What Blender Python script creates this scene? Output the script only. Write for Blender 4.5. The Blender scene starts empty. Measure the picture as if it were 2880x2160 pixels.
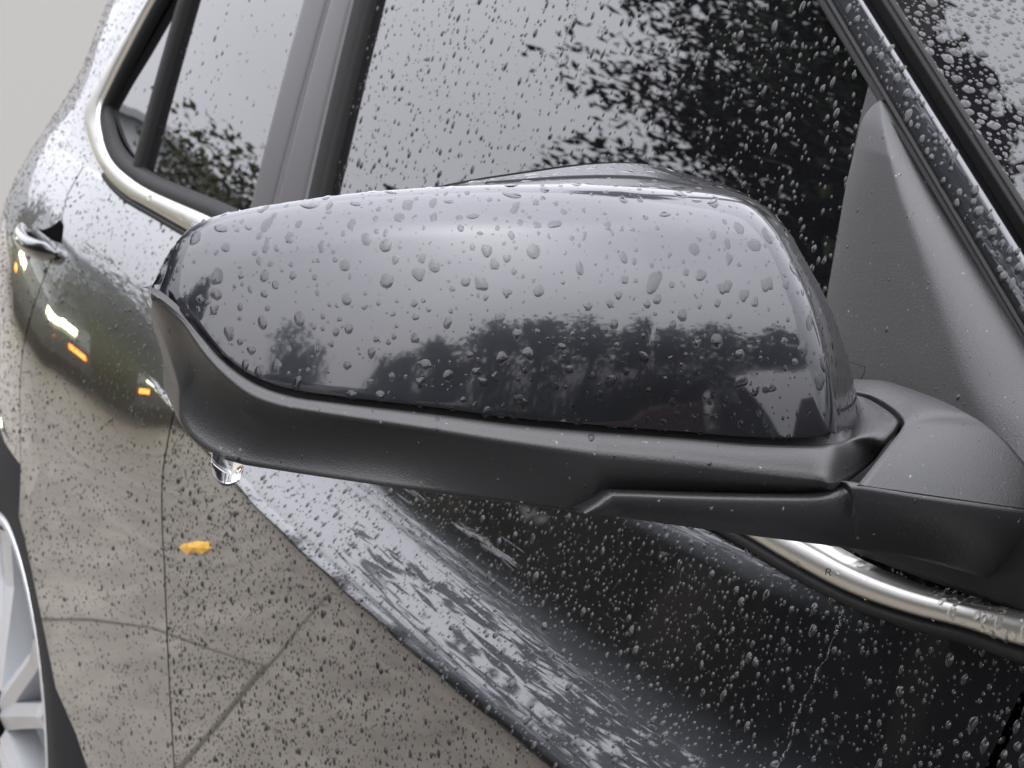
import bpy, bmesh, math, random
import numpy as np
from mathutils import Vector, Matrix
R_ = math.radians
random.seed(7); rng = np.random.default_rng(7)
SC = bpy.context.scene
COL = SC.collection

# ------------------------------------------------------------------ camera
F_PX, PHI, PITCH, ROLL = 6497.0, R_(24.4), R_(11.3), R_(2.2)
CAM = np.array([0.0, -0.493, 1.257])
_f0 = np.array([-math.cos(PHI), math.sin(PHI), 0.0]); _up = np.array([0, 0, 1.0])
_rt = np.array([math.sin(PHI), math.cos(PHI), 0.0])
FW = _f0*math.cos(PITCH) - _up*math.sin(PITCH)
_u = _up*math.cos(PITCH) + _f0*math.sin(PITCH)
RT = _rt*math.cos(ROLL) + _u*math.sin(ROLL)
UP = _u*math.cos(ROLL) - _rt*math.sin(ROLL)
cd = bpy.data.cameras.new('camera'); cam = bpy.data.objects.new('camera', cd); COL.objects.link(cam)
cd.sensor_width = 36.0; cd.lens = F_PX/2880*36.0; cd.clip_start = 0.02; cd.clip_end = 800
cam.matrix_world = Matrix(((RT[0], UP[0], -FW[0], CAM[0]), (RT[1], UP[1], -FW[1], CAM[1]), (RT[2], UP[2], -FW[2], CAM[2]), (0, 0, 0, 1)))
cd.dof.use_dof = True; cd.dof.focus_distance = 0.74; cd.dof.aperture_fstop = 60
SC.camera = cam

# ------------------------------------------------------------------ sky, sun, exposure
SUN_EL, SUN_AZ = R_(48), R_(122)
w = bpy.data.worlds.new('World'); SC.world = w; w.use_nodes = True
nt = w.node_tree; N = nt.nodes; L = nt.links
bg = N['Background']; bg.inputs['Strength'].default_value = 0.1
sky = N.new('ShaderNodeTexSky'); sky.sky_type = 'NISHITA'; sky.sun_disc = False
sky.sun_elevation = SUN_EL; sky.sun_rotation = SUN_AZ; sky.air_density = 1.0; sky.dust_density = 4.0
hs = N.new('ShaderNodeHueSaturation'); hs.inputs['Saturation'].default_value = 0.10
tc = N.new('ShaderNodeTexCoord'); sep = N.new('ShaderNodeSeparateXYZ'); L.new(tc.outputs['Generated'], sep.inputs[0])
mp = N.new('ShaderNodeMapping'); mp.inputs['Scale'].default_value = (1, 1, 2.2); L.new(tc.outputs['Generated'], mp.inputs[0])
no = N.new('ShaderNodeTexNoise'); no.inputs['Scale'].default_value = 2.3; no.inputs['Detail'].default_value = 5; L.new(mp.outputs[0], no.inputs['Vector'])
# overcast deck: luminance rises from horizon to zenith (CIE overcast), broken by soft cloud
cl = N.new('ShaderNodeMapRange'); cl.inputs['From Min'].default_value = 0.0; cl.inputs['From Max'].default_value = 1.0
cl.inputs['To Min'].default_value = 2.45; cl.inputs['To Max'].default_value = 8.6; L.new(sep.outputs['Z'], cl.inputs['Value'])
nr = N.new('ShaderNodeMapRange'); nr.inputs['From Min'].default_value = 0.3; nr.inputs['From Max'].default_value = 0.7
nr.inputs['To Min'].default_value = 0.90; nr.inputs['To Max'].default_value = 1.10; L.new(no.outputs['Fac'], nr.inputs['Value'])
mu = N.new('ShaderNodeMath'); mu.operation = 'MULTIPLY'; L.new(cl.outputs[0], mu.inputs[0]); L.new(nr.outputs[0], mu.inputs[1])
tint = N.new('ShaderNodeVectorMath'); tint.operation = 'SCALE'; tint.inputs[0].default_value = (0.96, 0.968, 1.06); L.new(mu.outputs[0], tint.inputs['Scale'])
mx = N.new('ShaderNodeMix'); mx.data_type = 'RGBA'; mx.inputs['Factor'].default_value = 0.85
L.new(sky.outputs[0], hs.inputs['Color']); L.new(hs.outputs[0], mx.inputs['A']); L.new(tint.outputs[0], mx.inputs['B'])
L.new(mx.outputs['Result'], bg.inputs['Color'])
sd = bpy.data.lights.new('sun', 'SUN'); sd.energy = 0.55; sd.angle = R_(140); sd.color = (1, 0.99, 0.97)
so = bpy.data.objects.new('sun', sd); COL.objects.link(so)
_sdir = Vector((math.sin(SUN_AZ)*math.cos(SUN_EL), math.cos(SUN_AZ)*math.cos(SUN_EL), math.sin(SUN_EL)))   # towards the sun: ahead of the car, behind cloud
so.rotation_euler = _sdir.to_track_quat('Z', 'Y').to_euler()
SC.view_settings.view_transform = 'Standard'; SC.view_settings.look = 'None'; SC.view_settings.gamma = 1
SC.view_settings.exposure = 2.65
SC.cycles.use_denoising = True
SC.cycles.max_bounces = 10; SC.cycles.glossy_bounces = 6; SC.cycles.transmission_bounces = 8; SC.cycles.transparent_max_bounces = 8
SC.cycles.caustics_reflective = True; SC.cycles.caustics_refractive = True
SC.cycles.sample_clamp_indirect = 6

# ------------------------------------------------------------------ helpers
def ray(u, v):
    d = (u-1440)/F_PX*RT + (1080-v)/F_PX*UP + FW
    return d
def lift(u, v, F, lo=0.35, hi=6.0):
    """first point along the view ray of photo pixel (u,v) where F(x,y,z) changes sign: puts an outline on its own surface"""
    d = ray(u, v)
    f0 = F(*(CAM+lo*d)); n = 240; a = lo
    for i in range(1, n+1):
        b = lo*(hi/lo)**(i/n); f1 = F(*(CAM+b*d))
        if (f0 < 0) != (f1 < 0): break
        a = b
    else:
        raise ValueError('no hit %s %s' % (u, v))
    for _ in range(40):
        m = (a+b)/2
        if (F(*(CAM+m*d)) < 0) == (f0 < 0): a = m
        else: b = m
    return CAM+a*d
def project(P):
    P = np.atleast_2d(P); q = P-CAM; z = q@FW
    return np.stack([1440+F_PX*(q@RT)/z, 1080-F_PX*(q@UP)/z, z], 1)
def crom(pts, n, closed=False):
    """centripetal-ish Catmull-Rom resample to n points by chord length"""
    P = np.array(pts, float)
    if len(P) == 2: return P[0]+(P[1]-P[0])*np.linspace(0, 1, n)[:, None]
    A = np.vstack([2*P[0]-P[1], P, 2*P[-1]-P[-2]])
    out = []
    for i in range(1, len(A)-2):
        t = np.linspace(0, 1, 24, endpoint=False)[:, None]
        p0, p1, p2, p3 = A[i-1:i+3]
        l01 = np.linalg.norm(p1-p0)+1e-9; l12 = np.linalg.norm(p2-p1)+1e-9; l23 = np.linalg.norm(p3-p2)+1e-9
        m1 = ((p1-p0)/l01*l12 + (p2-p1))*0.5 if True else 0
        m2 = ((p2-p1) + (p3-p2)/l23*l12)*0.5
        out.append((2*t**3-3*t**2+1)*p1+(t**3-2*t**2+t)*m1+(-2*t**3+3*t**2)*p2+(t**3-t**2)*m2)
    out.append(P[-1:]); Q = np.vstack(out)
    s = np.r_[0, np.cumsum(np.linalg.norm(np.diff(Q, axis=0), axis=1))]
    return np.stack([np.interp(np.linspace(0, s[-1], n), s, Q[:, k]) for k in range(Q.shape[1])], 1)
def rows_spline(rows, n):
    """interpolate a list of equally long point rows across (station-wise), n rows out, uniform in parameter"""
    Rw = np.array(rows); m = len(Rw); A = np.concatenate([[2*Rw[0]-Rw[1]], Rw, [2*Rw[-1]-Rw[-2]]])
    out = []
    for q in np.linspace(0, m-1-1e-9, n):
        i = int(q); t = q-i; p0, p1, p2, p3 = A[i:i+4]
        out.append(0.5*((2*p1)+(-p0+p2)*t+(2*p0-5*p1+4*p2-p3)*t*t+(-p0+3*p1-3*p2+p3)*t**3))
    return np.array(out)

def mesh_obj(name, V, Fc, mat, parent=None, smooth=True):
    me = bpy.data.meshes.new(name); me.from_pydata([tuple(map(float, v)) for v in V], [], [tuple(f) for f in Fc])
    if smooth: me.polygons.foreach_set('use_smooth', [True]*len(me.polygons))
    me.materials.append(mat); me.update()
    o = bpy.data.objects.new(name, me); COL.objects.link(o)
    if parent is not None: o.parent = parent
    return o
def grid(G, flip=False, base=0):
    G = np.asarray(G); n, m = G.shape[:2]; V = G.reshape(-1, 3); Fc = []
    for i in range(n-1):
        for j in range(m-1):
            q = (base+i*m+j, base+i*m+j+1, base+(i+1)*m+j+1, base+(i+1)*m+j)
            Fc.append(q[::-1] if flip else q)
    return V, Fc
class MB:
    def __init__(s): s.V = []; s.F = []
    def grid(s, G, flip=False):
        V, Fc = grid(G, flip, len(s.V)); s.V += [tuple(v) for v in V]; s.F += Fc; return s
    def poly(s, pts): b = len(s.V); s.V += [tuple(p) for p in pts]; s.F.append(tuple(range(b, b+len(pts)))); return s
    def box(s, c, d, M=None):
        b = len(s.V); pts = []
        for dx in (-.5, .5):
            for dy in (-.5, .5):
                for dz in (-.5, .5):
                    p = np.array([dx*d[0], dy*d[1], dz*d[2]])
                    if M is not None: p = M@p
                    pts.append(tuple(p+np.array(c)))
        s.V += pts
        for f in ((0, 1, 3, 2), (4, 6, 7, 5), (0, 4, 5, 1), (2, 3, 7, 6), (0, 2, 6, 4), (1, 5, 7, 3)): s.F.append(tuple(b+i for i in f))
        return s
    def tube(s, pts, rad, n=8):
        P = np.array(pts, float); ra = np.broadcast_to(rad, (len(P),)); rings = []
        for i in range(len(P)):
            t = P[min(i+1, len(P)-1)]-P[max(i-1, 0)]; t /= np.linalg.norm(t)+1e-9
            a = np.cross(t, [0.3, 0.2, 1.0]); a /= np.linalg.norm(a)+1e-9; b = np.cross(t, a)
            rings.append([P[i]+ra[i]*(a*math.cos(k*2*math.pi/n)+b*math.sin(k*2*math.pi/n)) for k in range(n+1)])
        return s.grid(rings)
    def build(s, name, mat, parent=None, smooth=True, weld=True):
        o = mesh_obj(name, s.V, s.F, mat, parent, smooth)
        if weld:
            bm = bmesh.new(); bm.from_mesh(o.data); bmesh.ops.remove_doubles(bm, verts=bm.verts, dist=1e-5)
            bmesh.ops.recalc_face_normals(bm, faces=bm.faces)
            bm.to_mesh(o.data); bm.free()
        return o
def tag(o, label, cat, group=None, kind=None):
    if label: o['label'] = label
    if cat: o['category'] = cat
    if group: o['group'] = group
    if kind: o['kind'] = kind
    return o
def empty(name, loc=(0, 0, 0), parent=None):
    o = bpy.data.objects.new(name, None); COL.objects.link(o); o.location = loc; o.empty_display_size = .1
    if parent is not None: o.parent = parent
    return o

# ------------------------------------------------------------------ materials
def mat(name, col, rough=0.5, **kw):
    m = bpy.data.materials.new(name); m.use_nodes = True; b = m.node_tree.nodes['Principled BSDF']
    b.inputs['Base Color'].default_value = (*col, 1); b.inputs['Roughness'].default_value = rough
    for k, v in kw.items(): b.inputs[k.replace('_', ' ')].default_value = v
    return m
def noise(m, scale, detail=4, vec='Object', rough=.6):
    n = m.node_tree.nodes; t = n.new('ShaderNodeTexCoord'); x = n.new('ShaderNodeTexNoise')
    x.inputs['Scale'].default_value = scale; x.inputs['Detail'].default_value = detail; x.inputs['Roughness'].default_value = rough
    m.node_tree.links.new(t.outputs[vec], x.inputs['Vector']); return x
def col_noise(m, stops, scale, detail=5, vec='Object'):
    x = noise(m, scale, detail, vec); r = m.node_tree.nodes.new('ShaderNodeValToRGB')
    el = r.color_ramp.elements
    while len(el) < len(stops): el.new(.5)
    for e, (p, c) in zip(el, stops): e.position = p; e.color = (*c, 1)
    m.node_tree.links.new(x.outputs['Fac'], r.inputs['Fac'])
    m.node_tree.links.new(r.outputs['Color'], m.node_tree.nodes['Principled BSDF'].inputs['Base Color']); return x
def bump(m, scale, strength, dist=0.001, detail=3, coat=False):
    x = noise(m, scale, detail); b = m.node_tree.nodes.new('ShaderNodeBump')
    b.inputs['Strength'].default_value = strength; b.inputs['Distance'].default_value = dist
    m.node_tree.links.new(x.outputs['Fac'], b.inputs['Height'])
    m.node_tree.links.new(b.outputs['Normal'], m.node_tree.nodes['Principled BSDF'].inputs['Coat Normal' if coat else 'Normal']); return b

PAINT = mat('wet_charcoal_paint', (0.024, 0.0248, 0.0300), .32, Metallic=1.0, Coat_Weight=1.0, Coat_Roughness=.012, Coat_IOR=1.62)
SCREEN = mat('windscreen_glass', (0.004, 0.004, 0.0045), .0, IOR=1.46)
GLASS = mat('tinted_glass', (0.003, 0.003, 0.0035), .0, IOR=1.92)
PLASTIC = mat('black_grained_plastic', (0.010, 0.010, 0.0105), .42, IOR=1.50)
bump(PLASTIC, 1500, .4, .0004)
def dust(m, base, spec):
    x = noise(m, 420, 2); r = m.node_tree.nodes.new('ShaderNodeValToRGB'); r.color_ramp.elements[0].position = .70; r.color_ramp.elements[0].color = (*base, 1)
    r.color_ramp.elements[1].position = .78; r.color_ramp.elements[1].color = (*spec, 1)
    m.node_tree.links.new(x.outputs['Fac'], r.inputs['Fac']); m.node_tree.links.new(r.outputs['Color'], m.node_tree.nodes['Principled BSDF'].inputs['Base Color'])
dust(PLASTIC, (.010, .010, .0105), (.16, .15, .14))
GLOSSB = mat('pillar_film', (0.03, 0.028, 0.03), .36, IOR=1.40)
RUBBER = mat('black_rubber', (0.006, 0.006, 0.006), .55, Specular_IOR_Level=.12)
CHROME = mat('bright_trim', (.53, .52, .49), .36, Metallic=1.0)
ALLOY = mat('silver_alloy', (.50, .51, .53), .45, Metallic=.85, Coat_Weight=.2)
TYRE = mat('tyre_rubber', (.007, .007, .008), .75, Specular_IOR_Level=.2)
BEAD = mat('rain_water_on_black', (.012, .012, .013), 0.0, IOR=1.36)
BEADC = mat('rain_water_on_paint', (.040, .040, .045), 0.25, Metallic=1.0, Coat_Weight=1.0, Coat_Roughness=0.0, Coat_IOR=1.36)
WATER = mat('rain_water', (1, 1, 1), 0.0, IOR=1.333, Transmission_Weight=1.0)
# drops on the cap: part see-through water, part the flake paint they magnify
_n = BEADC.node_tree; _w = _n.nodes.new('ShaderNodeBsdfGlass'); _w.inputs['IOR'].default_value = 1.333; _w.inputs['Roughness'].default_value = 0.0
_m = _n.nodes.new('ShaderNodeMixShader'); _m.inputs[0].default_value = .50; _n.links.new(_n.nodes['Principled BSDF'].outputs[0], _m.inputs[1]); _n.links.new(_w.outputs[0], _m.inputs[2])
_n.links.new(_m.outputs[0], _n.nodes['Material Output'].inputs['Surface'])
DARK = mat('cavity_black', (.003, .003, .003), .9, Specular_IOR_Level=0.0)

# ------------------------------------------------------------------ body surfaces
TAU = 0.283
SB = [lift(u, v, lambda x, y, z: y+.004) for u, v in ((310, 525), (416, 587), (522, 648), (2094, 1505), (2224, 1583), (2397, 1674), (2571, 1735), (2723, 1774), (2880, 1826))]
_sx = np.array([p[0] for p in SB]); _sz = np.array([p[2] for p in SB])
_zc = np.polyfit(_sx, _sz, 3)
def zb(x):
    if x < -1.95: return float(np.polyval(_zc, -1.95))-.02*(x+1.95)
    if x > -.60: return float(np.polyval(_zc, -.60))+.06*(x+.60)
    return float(np.polyval(_zc, x))
ZB0 = 1.0
_sil = np.array([lift(u, v, lambda x, y, z: x+2.45) for u, v in ((345, -60), (310, 0), (250, 140), (215, 232), (171, 295), (150, 335), (120, 382), (58, 458), (28, 525), (14, 650), (-4, 760), (-30, 1000), (-60, 1400))])[::-1]
_silc = np.polyfit(_sil[1:, 2], _sil[1:, 1], 5)
def tail(x, z, y):                 # rear corner rolls round towards the tailgate
    s = (-1.92-x)/.53
    if s <= 0: return y
    return y + s*s*(float(np.polyval(_silc, min(1.30, max(.72, z))))-y)
def Gy(x, z):                      # side glass / greenhouse skin
    h = z-zb(x); return TAU*h+.12*h*h*(1 if h > 0 else 0)
def skin_y(x, z): return tail(x, z, Gy(x, z)) if z >= zb(x) else body_y(x, z)
# slope angle of the door skin from belt (0) to crease (1)
_k = np.array([0, .05, .10, .14, .45, .56, .66, .74, .90, .955, .985, 1.0])
_a = np.array([44, 40, 30, 15, 16, 20, 33, 42, 46, 44, 34, 8.0])
_ks = np.linspace(0, 1, 401); _t = np.tan(np.radians(np.interp(_ks, _k, _a)))
_off = np.r_[0, np.cumsum((_t[1:]+_t[:-1])/2)/400]
_a2 = _a.copy(); _a2[:4] = 10, 12, 14, 15; _t2 = np.tan(np.radians(np.interp(_ks, _k, _a2)))
_off2 = np.r_[0, np.cumsum((_t2[1:]+_t2[:-1])/2)/400]
def hc(x): return .1130-.0194*(-.87-x) if x > -1.9 else .0930
def body_y(x, z):
    h = zb(x)-z
    if h < 0: return tail(x, z, Gy(x, z))
    H = hc(x); soft = max(0., min(1., (-x-1.25)/.45)); soft = soft*soft*(3-2*soft)
    k = h/H
    fr = max(0., min(1., (x+.80)/.10)); fr = fr*fr*(3-2*fr)
    def low(hh):
        d = hh-H; return -.012*max(0., min(1., (-x-.95)/1.0))-H*(_off[-1]*(1-fr)+_off2[-1]*fr)-.0016*(1-math.exp(-max(0, d)/.004))+.02*d+.06*d*d
    if k <= 1: y1 = -H*(float(np.interp(k, _ks, _off))*(1-fr)+float(np.interp(k, _ks, _off2))*fr)
    else: y1 = low(h)
    # softer haunch over the rear door: one smooth sweep from belt to the flat of the door
    HS_ = .22
    if h >= HS_: y2 = y1
    else:
        t = h/HS_; yb_ = low(HS_); m1 = (.02+.12*(HS_-H))*HS_; m0 = -.64*HS_
        y2 = m0*(t**3-2*t*t+t)+yb_*(3*t*t-2*t**3)+m1*(t**3-t*t)
    y = y1*(1-soft)+y2*soft
    q = max(0, x+.75); y += .35*q*q if q < .4 else .056+.28*(q-.4)   # nose tucks in
    return tail(x, z, y)

# ================================================================== PLACE (seen only as reflections, plus the added backdrop wall)
CONC = mat('wet_concrete', (.15, .13, .10), .55); col_noise(CONC, [(.3, (.072, .060, .045)), (.5, (.122, .105, .081)), (.7, (.185, .163, .132))], 7, 14)
bump(CONC, 60, .3, .004, 6)
JOINT = mat('joint_dirt', (.012, .011, .010), .9)
WALL = mat('backdrop_grey', (.235, .231, .218), .9)
HOUSE = mat('grey_render', (.62, .64, .65), .9); ROOFM = mat('grey_roof', (.36, .365, .37), .8)
BRICK = mat('red_brick', (.11, .055, .045), .9)
BARK = mat('bark', (.05, .04, .032), .9)
def leafmat(name, c0, c1):
    m = mat(name, c0, .6, Specular_IOR_Level=.15); col_noise(m, [(.35, c0), (.65, c1)], 9, 2); return m
LEAF = leafmat('dark_leaves', (.010, .014, .007), (.026, .034, .015)); LEAF2 = leafmat('olive_leaves', (.030, .036, .015), (.075, .08, .038))
g = [[(x, y, -.02) for x in np.linspace(-300, 300, 7)] for y in np.linspace(-300, 300, 7)]
V, Fc = grid(g); GRND = mat('wet_asphalt', (.03, .03, .03), .6); col_noise(GRND, [(.3, (.02, .02, .019)), (.7, (.045, .044, .042))], 4, 8)
tag(mesh_obj('ground', V, Fc, GRND, None, False), None, None, None, 'structure')
drive = tag(mesh_obj('driveway', *grid([[(x, y, -.012) for x in (-14.5, -1.4)] for y in (-9, 6)]), JOINT, None, False), None, None, None, 'structure')
LA_ = [(-1.4, .79), (-2.4, .055), (-2.977, -.370), (-3.232, -.560), (-3.478, -.733)]
LB_ = [(-3.478, -.733), (-3.67, -.873), (-4.426, -1.405), (-7.0, -3.15)]
LC_ = [(-7.0, -3.15), (-11.1, -5.96)]
LD_ = [(-3.478, -.733), (-3.585, -.655), (-3.72, -.59), (-3.80, -.487), (-3.86, -.3), (-4.4, 1.2), (-5.2, 6)]
def inset(c, d):
    c = [np.array(p, float) for p in c]; n = len(c); ar = sum(c[k][0]*c[(k+1) % n][1]-c[(k+1) % n][0]*c[k][1] for k in range(n)); sg = 1 if ar > 0 else -1; out = []
    for k in range(n):
        e0 = c[k]-c[k-1]; e1 = c[(k+1) % n]-c[k]; e0 = e0/np.linalg.norm(e0); e1 = e1/np.linalg.norm(e1)
        n0 = sg*np.array([-e0[1], e0[0]]); n1 = sg*np.array([-e1[1], e1[0]]); b = n0+n1; b = b/max(.3, b@b/2) if np.linalg.norm(b) > .2 else n0
        out.append(c[k]+b*d*(1+.35*rng.normal()))
    return out
for c in (LA_+LD_[1:]+[(-1.4, 6)], LD_[::-1]+LB_[1:]+LC_[1:]+[(-13.5, -7.6), (-13.5, 6)], LA_+LB_[1:]+[(-3.4, -8.6), (-1.4, -8.6)], LC_+[(-11.1, -8.6), (-3.4, -8.6)]):
    c = inset(c, .008); h = random.uniform(-.002, .002); sb = MB(); sb.poly([(p[0], p[1], h) for p in c])
    for k in range(len(c)): a, b = c[k], c[(k+1) % len(c)]; sb.poly([(a[0], a[1], h), (b[0], b[1], h), (b[0], b[1], -.01), (a[0], a[1], -.01)])
    o = sb.build('slab', CONC, drive, False)
SEED = 3
def leaves(P, size, jit=.35):
    """one small bent leaf (two quads) per point"""
    n = len(P); d = rng.normal(size=(n, 3)); d[:, 2] *= .6; d /= np.linalg.norm(d, axis=1)[:, None]
    e = np.cross(d, rng.normal(size=(n, 3))); e /= np.linalg.norm(e, axis=1)[:, None]; s = (size*(1+jit*rng.normal(size=n)))[:, None]
    f = np.cross(d, e)
    V = np.stack([P-d*s, P-d*s*.1+e*s*.42+f*s*.1, P+d*s, P-d*s*.1-e*s*.42+f*s*.1], 1).reshape(-1, 3)
    F = np.arange(4*n).reshape(n, 4); return V, F
def tree(name, label, x, y, h, r, zc, rz, nb, nl, size, m, cat='tree', group=None, trunk=True, per=.30):
    global rng; rng = np.random.default_rng(int(abs(x*1000+y*777))+SEED)
    o = tag(empty(name, (x, y, 0)), label, cat, group)
    tb = MB(); pts = []
    if trunk: tb.tube([(0, 0, -.05), (.05, .02, zc*.5), (0, 0, zc), (.03, 0, zc+rz*.6)], [.05*h**.6, .04*h**.6, .03*h**.6, .012], 8)
    pts.append(np.clip(rng.normal(size=(nl//4, 3)), -1.8, 1.8)*np.array([r*.36, r*.36, rz*.36])+np.array([0, 0, zc]))
    for k in range(nb):
        a = rng.uniform(0, 2*math.pi); u = rng.uniform(-.75, 1); q = math.sqrt(max(0.05, 1-u*u))*rng.uniform(.72, 1.05)
        e = np.array([math.cos(a)*q*r, math.sin(a)*q*r, zc+u*rz]); s0 = np.array([0, 0, zc+(u-.6)*rz*.5 if trunk else 0.1])
        mid = (s0+e)/2+np.array([0, 0, .12*r]); lp = [s0, mid, e]
        if trunk: tb.tube(lp, [.014*h**.6, .008*h**.6, .003], 5)
        for t in (rng.uniform(.45, .7), rng.uniform(.7, .9), 1.0):
            c = (1-t)**2*s0+2*t*(1-t)*mid+t*t*e
            pts.append(c+np.clip(rng.normal(size=(max(4, nl//(3*nb)), 3)), -1.7, 1.7)*np.array([per*r*.55, per*r*.55, per*rz*.36]))
    if trunk: t_ = tb.build('trunk', BARK, o, True, False)
    V, F = leaves(np.concatenate(pts), size); me = bpy.data.meshes.new('crown'); me.from_pydata(V.tolist(), [], F.tolist()); me.materials.append(m)
    c = bpy.data.objects.new('crown', me); COL.objects.link(c); c.parent = o
    return o
ORD = 'first second third fourth fifth sixth seventh eighth ninth tenth eleventh twelfth thirteenth fourteenth fifteenth sixteenth seventeenth eighteenth'.split()
def at(az, dist, cx=-1.0, cy=0.0): return cx-dist*math.cos(R_(az)), cy-dist*math.sin(R_(az))
# the broad tree that the front window mirrors
x, y = at(32.8, 9.5); tree('broadleaf_tree', 'tall dark tree mirrored in the front side window', x, y, 6.0, 1.62, 3.6, 2.1, 190, 100000, .028, LEAF, group=None, per=.15)
x, y = at(38, 11.0); tree('broadleaf_tree', 'dense dark tree standing close behind the window tree', x, y, 5.6, 1.7, 3.2, 2.1, 60, 9000, .10, LEAF)
x, y = at(50, 10); tree('broadleaf_tree', 'dark tree farthest forward along the drive edge', x, y, 5.2, 1.7, 3.0, 2.0, 50, 7000, .10, LEAF)
x, y = at(43, 9); tree('broadleaf_tree', 'second dark tree beyond the window tree', x, y, 5.0, 1.7, 2.9, 1.9, 60, 9000, .10, LEAF)
x, y = at(27, 10); tree('broadleaf_tree', 'low young tree at the edge of the mirrored crown', x, y, 2.6, .7, 1.9, .6, 16, 1200, .08, LEAF)
for az_, d_, n_ in ((37, 15, 'nearer the window tree'), (46, 14, 'in the middle'), (56, 14, 'farthest forward')):
    x, y = at(az_, d_); tree('large_tree', 'large dense dark tree of the back row across the drive, %s' % n_, x, y, 6.2, 2.1, 3.0, 2.9, 70, 10000, .13, LEAF, 'tree', 'back row of large trees across the drive')
x, y = at(30, 11); tree('airy_tree', 'tall airy tree rising above the window tree', x, y, 10.2, 2.6, 7.1, 2.5, 70, 15000, .06, LEAF, 'tree', None, True, .16)
# hedge along the far edge of the drive
for k, az in enumerate(np.arange(5, 62, 3.6)):
    x, y = at(az, 11.2+rng.uniform(-.3, .3)); hh = rng.uniform(1.25, 1.55)
    tree('hedge_shrub', '%s rounded shrub of the hedge beyond the drive, counted from the garage end' % ORD[k], x, y, hh, .62, hh*.5, hh*.5, 30, 2400, .06, LEAF2 if k % 4 == 0 else LEAF, 'shrub', 'shrubs in the hedge beyond the drive', False, .5)
x, y = at(18.4, 9.8); tree('round_bush', 'olive green rounded bush in front of the grey garage', x, y, 1.75, .80, .95, .82, 60, 22000, .028, LEAF2, 'bush', None, False, .5)
# dark car parked across the drive with its lamps lit (mirrored in the rear door)
DPAINT = mat('dark_car_paint', (.012, .013, .015), .35, Coat_Weight=.6); LAMP = mat('lit_lamp', (.9, .95, .6), .3); AMB = mat('amber_lamp', (.9, .25, .03), .3)
for m_, c_, e_ in ((LAMP, (.93, 1, .55), 3.0), (AMB, (1, .22, .03), 2.0)): m_.node_tree.nodes['Principled BSDF'].inputs['Emission Color'].default_value = (*c_, 1); m_.node_tree.nodes['Principled BSDF'].inputs['Emission Strength'].default_value = e_
x, y = at(10.5, 8.2); dc = tag(empty('dark_car', (x, y, 0)), 'black car parked across the drive with its front lamps lit', 'car'); dc.rotation_euler = (0, 0, R_(14))
pf = [(.0, .25), (.02, .55), (.12, .78), (.9, .95), (1.55, 1.42), (3.2, 1.45), (4.0, .98), (4.2, .5), (4.15, .25)]     # side outline, front towards +x
bd = MB(); rws = []
for t, wz in ((-1, 1), (-.97, 1), (-.6, 1), (0, 1), (.6, 1), (.97, 1), (1, 1)):
    rws.append([(-px_, t*(.88-.16*max(0, pz_-.95)/.5)*1.0, pz_-(.02 if abs(t) > .98 else 0)) for px_, pz_ in pf+[pf[0]]])
bd.grid(rws); bd.poly(rws[0]); bd.poly(rws[-1][::-1]); bd.build('body', DPAINT, dc, False)
gw_ = MB().poly([(-.98, -.66, 1.0), (-.98, .66, 1.0), (-1.50, .58, 1.37), (-1.50, -.58, 1.37)]); o = gw_.build('windscreen', GLASS, dc, False, False); o.location = (.012, 0, .02)
for sy in (-1, 1):
    hl = MB().grid([[(-.035+.012*math.cos(a)*0-.05*abs(q), sy*(.62+.2*q), .64+.05*math.sin(a)+.05*q) for a in np.linspace(0, 2*math.pi, 11)] for q in (-1, 0, .5)])
    hl.box((-.03, sy*.62, .66), (.10, .34, .085)); hl.build('headlight', LAMP, dc, False)
    MB().box((-.02, sy*.80, .45), (.10, .10, .06)).build('indicator', AMB, dc, False)
    for wx in (-.85, -3.35): MB().grid([[(wx+r*math.cos(a), sy*yy, .32+r*math.sin(a)) for r, yy in ((.02, .86), (.2, .885), (.31, .88), (.33, .84), (.33, .66))] for a in np.linspace(0, 2*math.pi, 25)]).build('wheel', TYRE, dc)
# pale garage behind the hedge
x, y = at(14.0, 19); ga_ = tag(empty('garage', (x, y, 0)), 'low pale grey garage with a shallow gable mirrored in the rear window', 'garage')
gm = np.array([math.sin(R_(14)), -math.cos(R_(14)), 0]); gn = np.array([-math.cos(R_(14)), -math.sin(R_(14)), 0])
def gp(a, d, z): return gm*a+gn*d+np.array([0, 0, z])
wl = MB(); pr = [(-2.2, 0), (-2.2, 1.75), (.1, 2.35), (.6, 2.4), (3.6, 1.95), (3.6, 0)]
wl.poly([gp(a, 0, z) for a, z in pr]); wl.poly([gp(a, 4, z) for a, z in pr][::-1])
for i in (0, 4): wl.poly([gp(*pr[i][:1], 0, pr[i][1]), gp(pr[i][0], 4, pr[i][1]), gp(pr[i+1][0], 4, pr[i+1][1]), gp(pr[i+1][0], 0, pr[i+1][1])])
wl.build('wall', HOUSE, ga_, False)
rl = MB()
for i in (1, 2, 3):
    a, b = pr[i], pr[i+1]; rl.poly([gp(a[0], -.15, a[1]+.03), gp(b[0], -.15, b[1]+.03), gp(b[0], 4.1, b[1]+.03), gp(a[0], 4.1, a[1]+.03)]); rl.poly([gp(a[0], -.15, a[1]+.03), gp(b[0], -.15, b[1]+.03), gp(b[0], -.15, b[1]-.05), gp(a[0], -.15, a[1]-.05)])
rl.build('roof', ROOFM, ga_, False)
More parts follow.
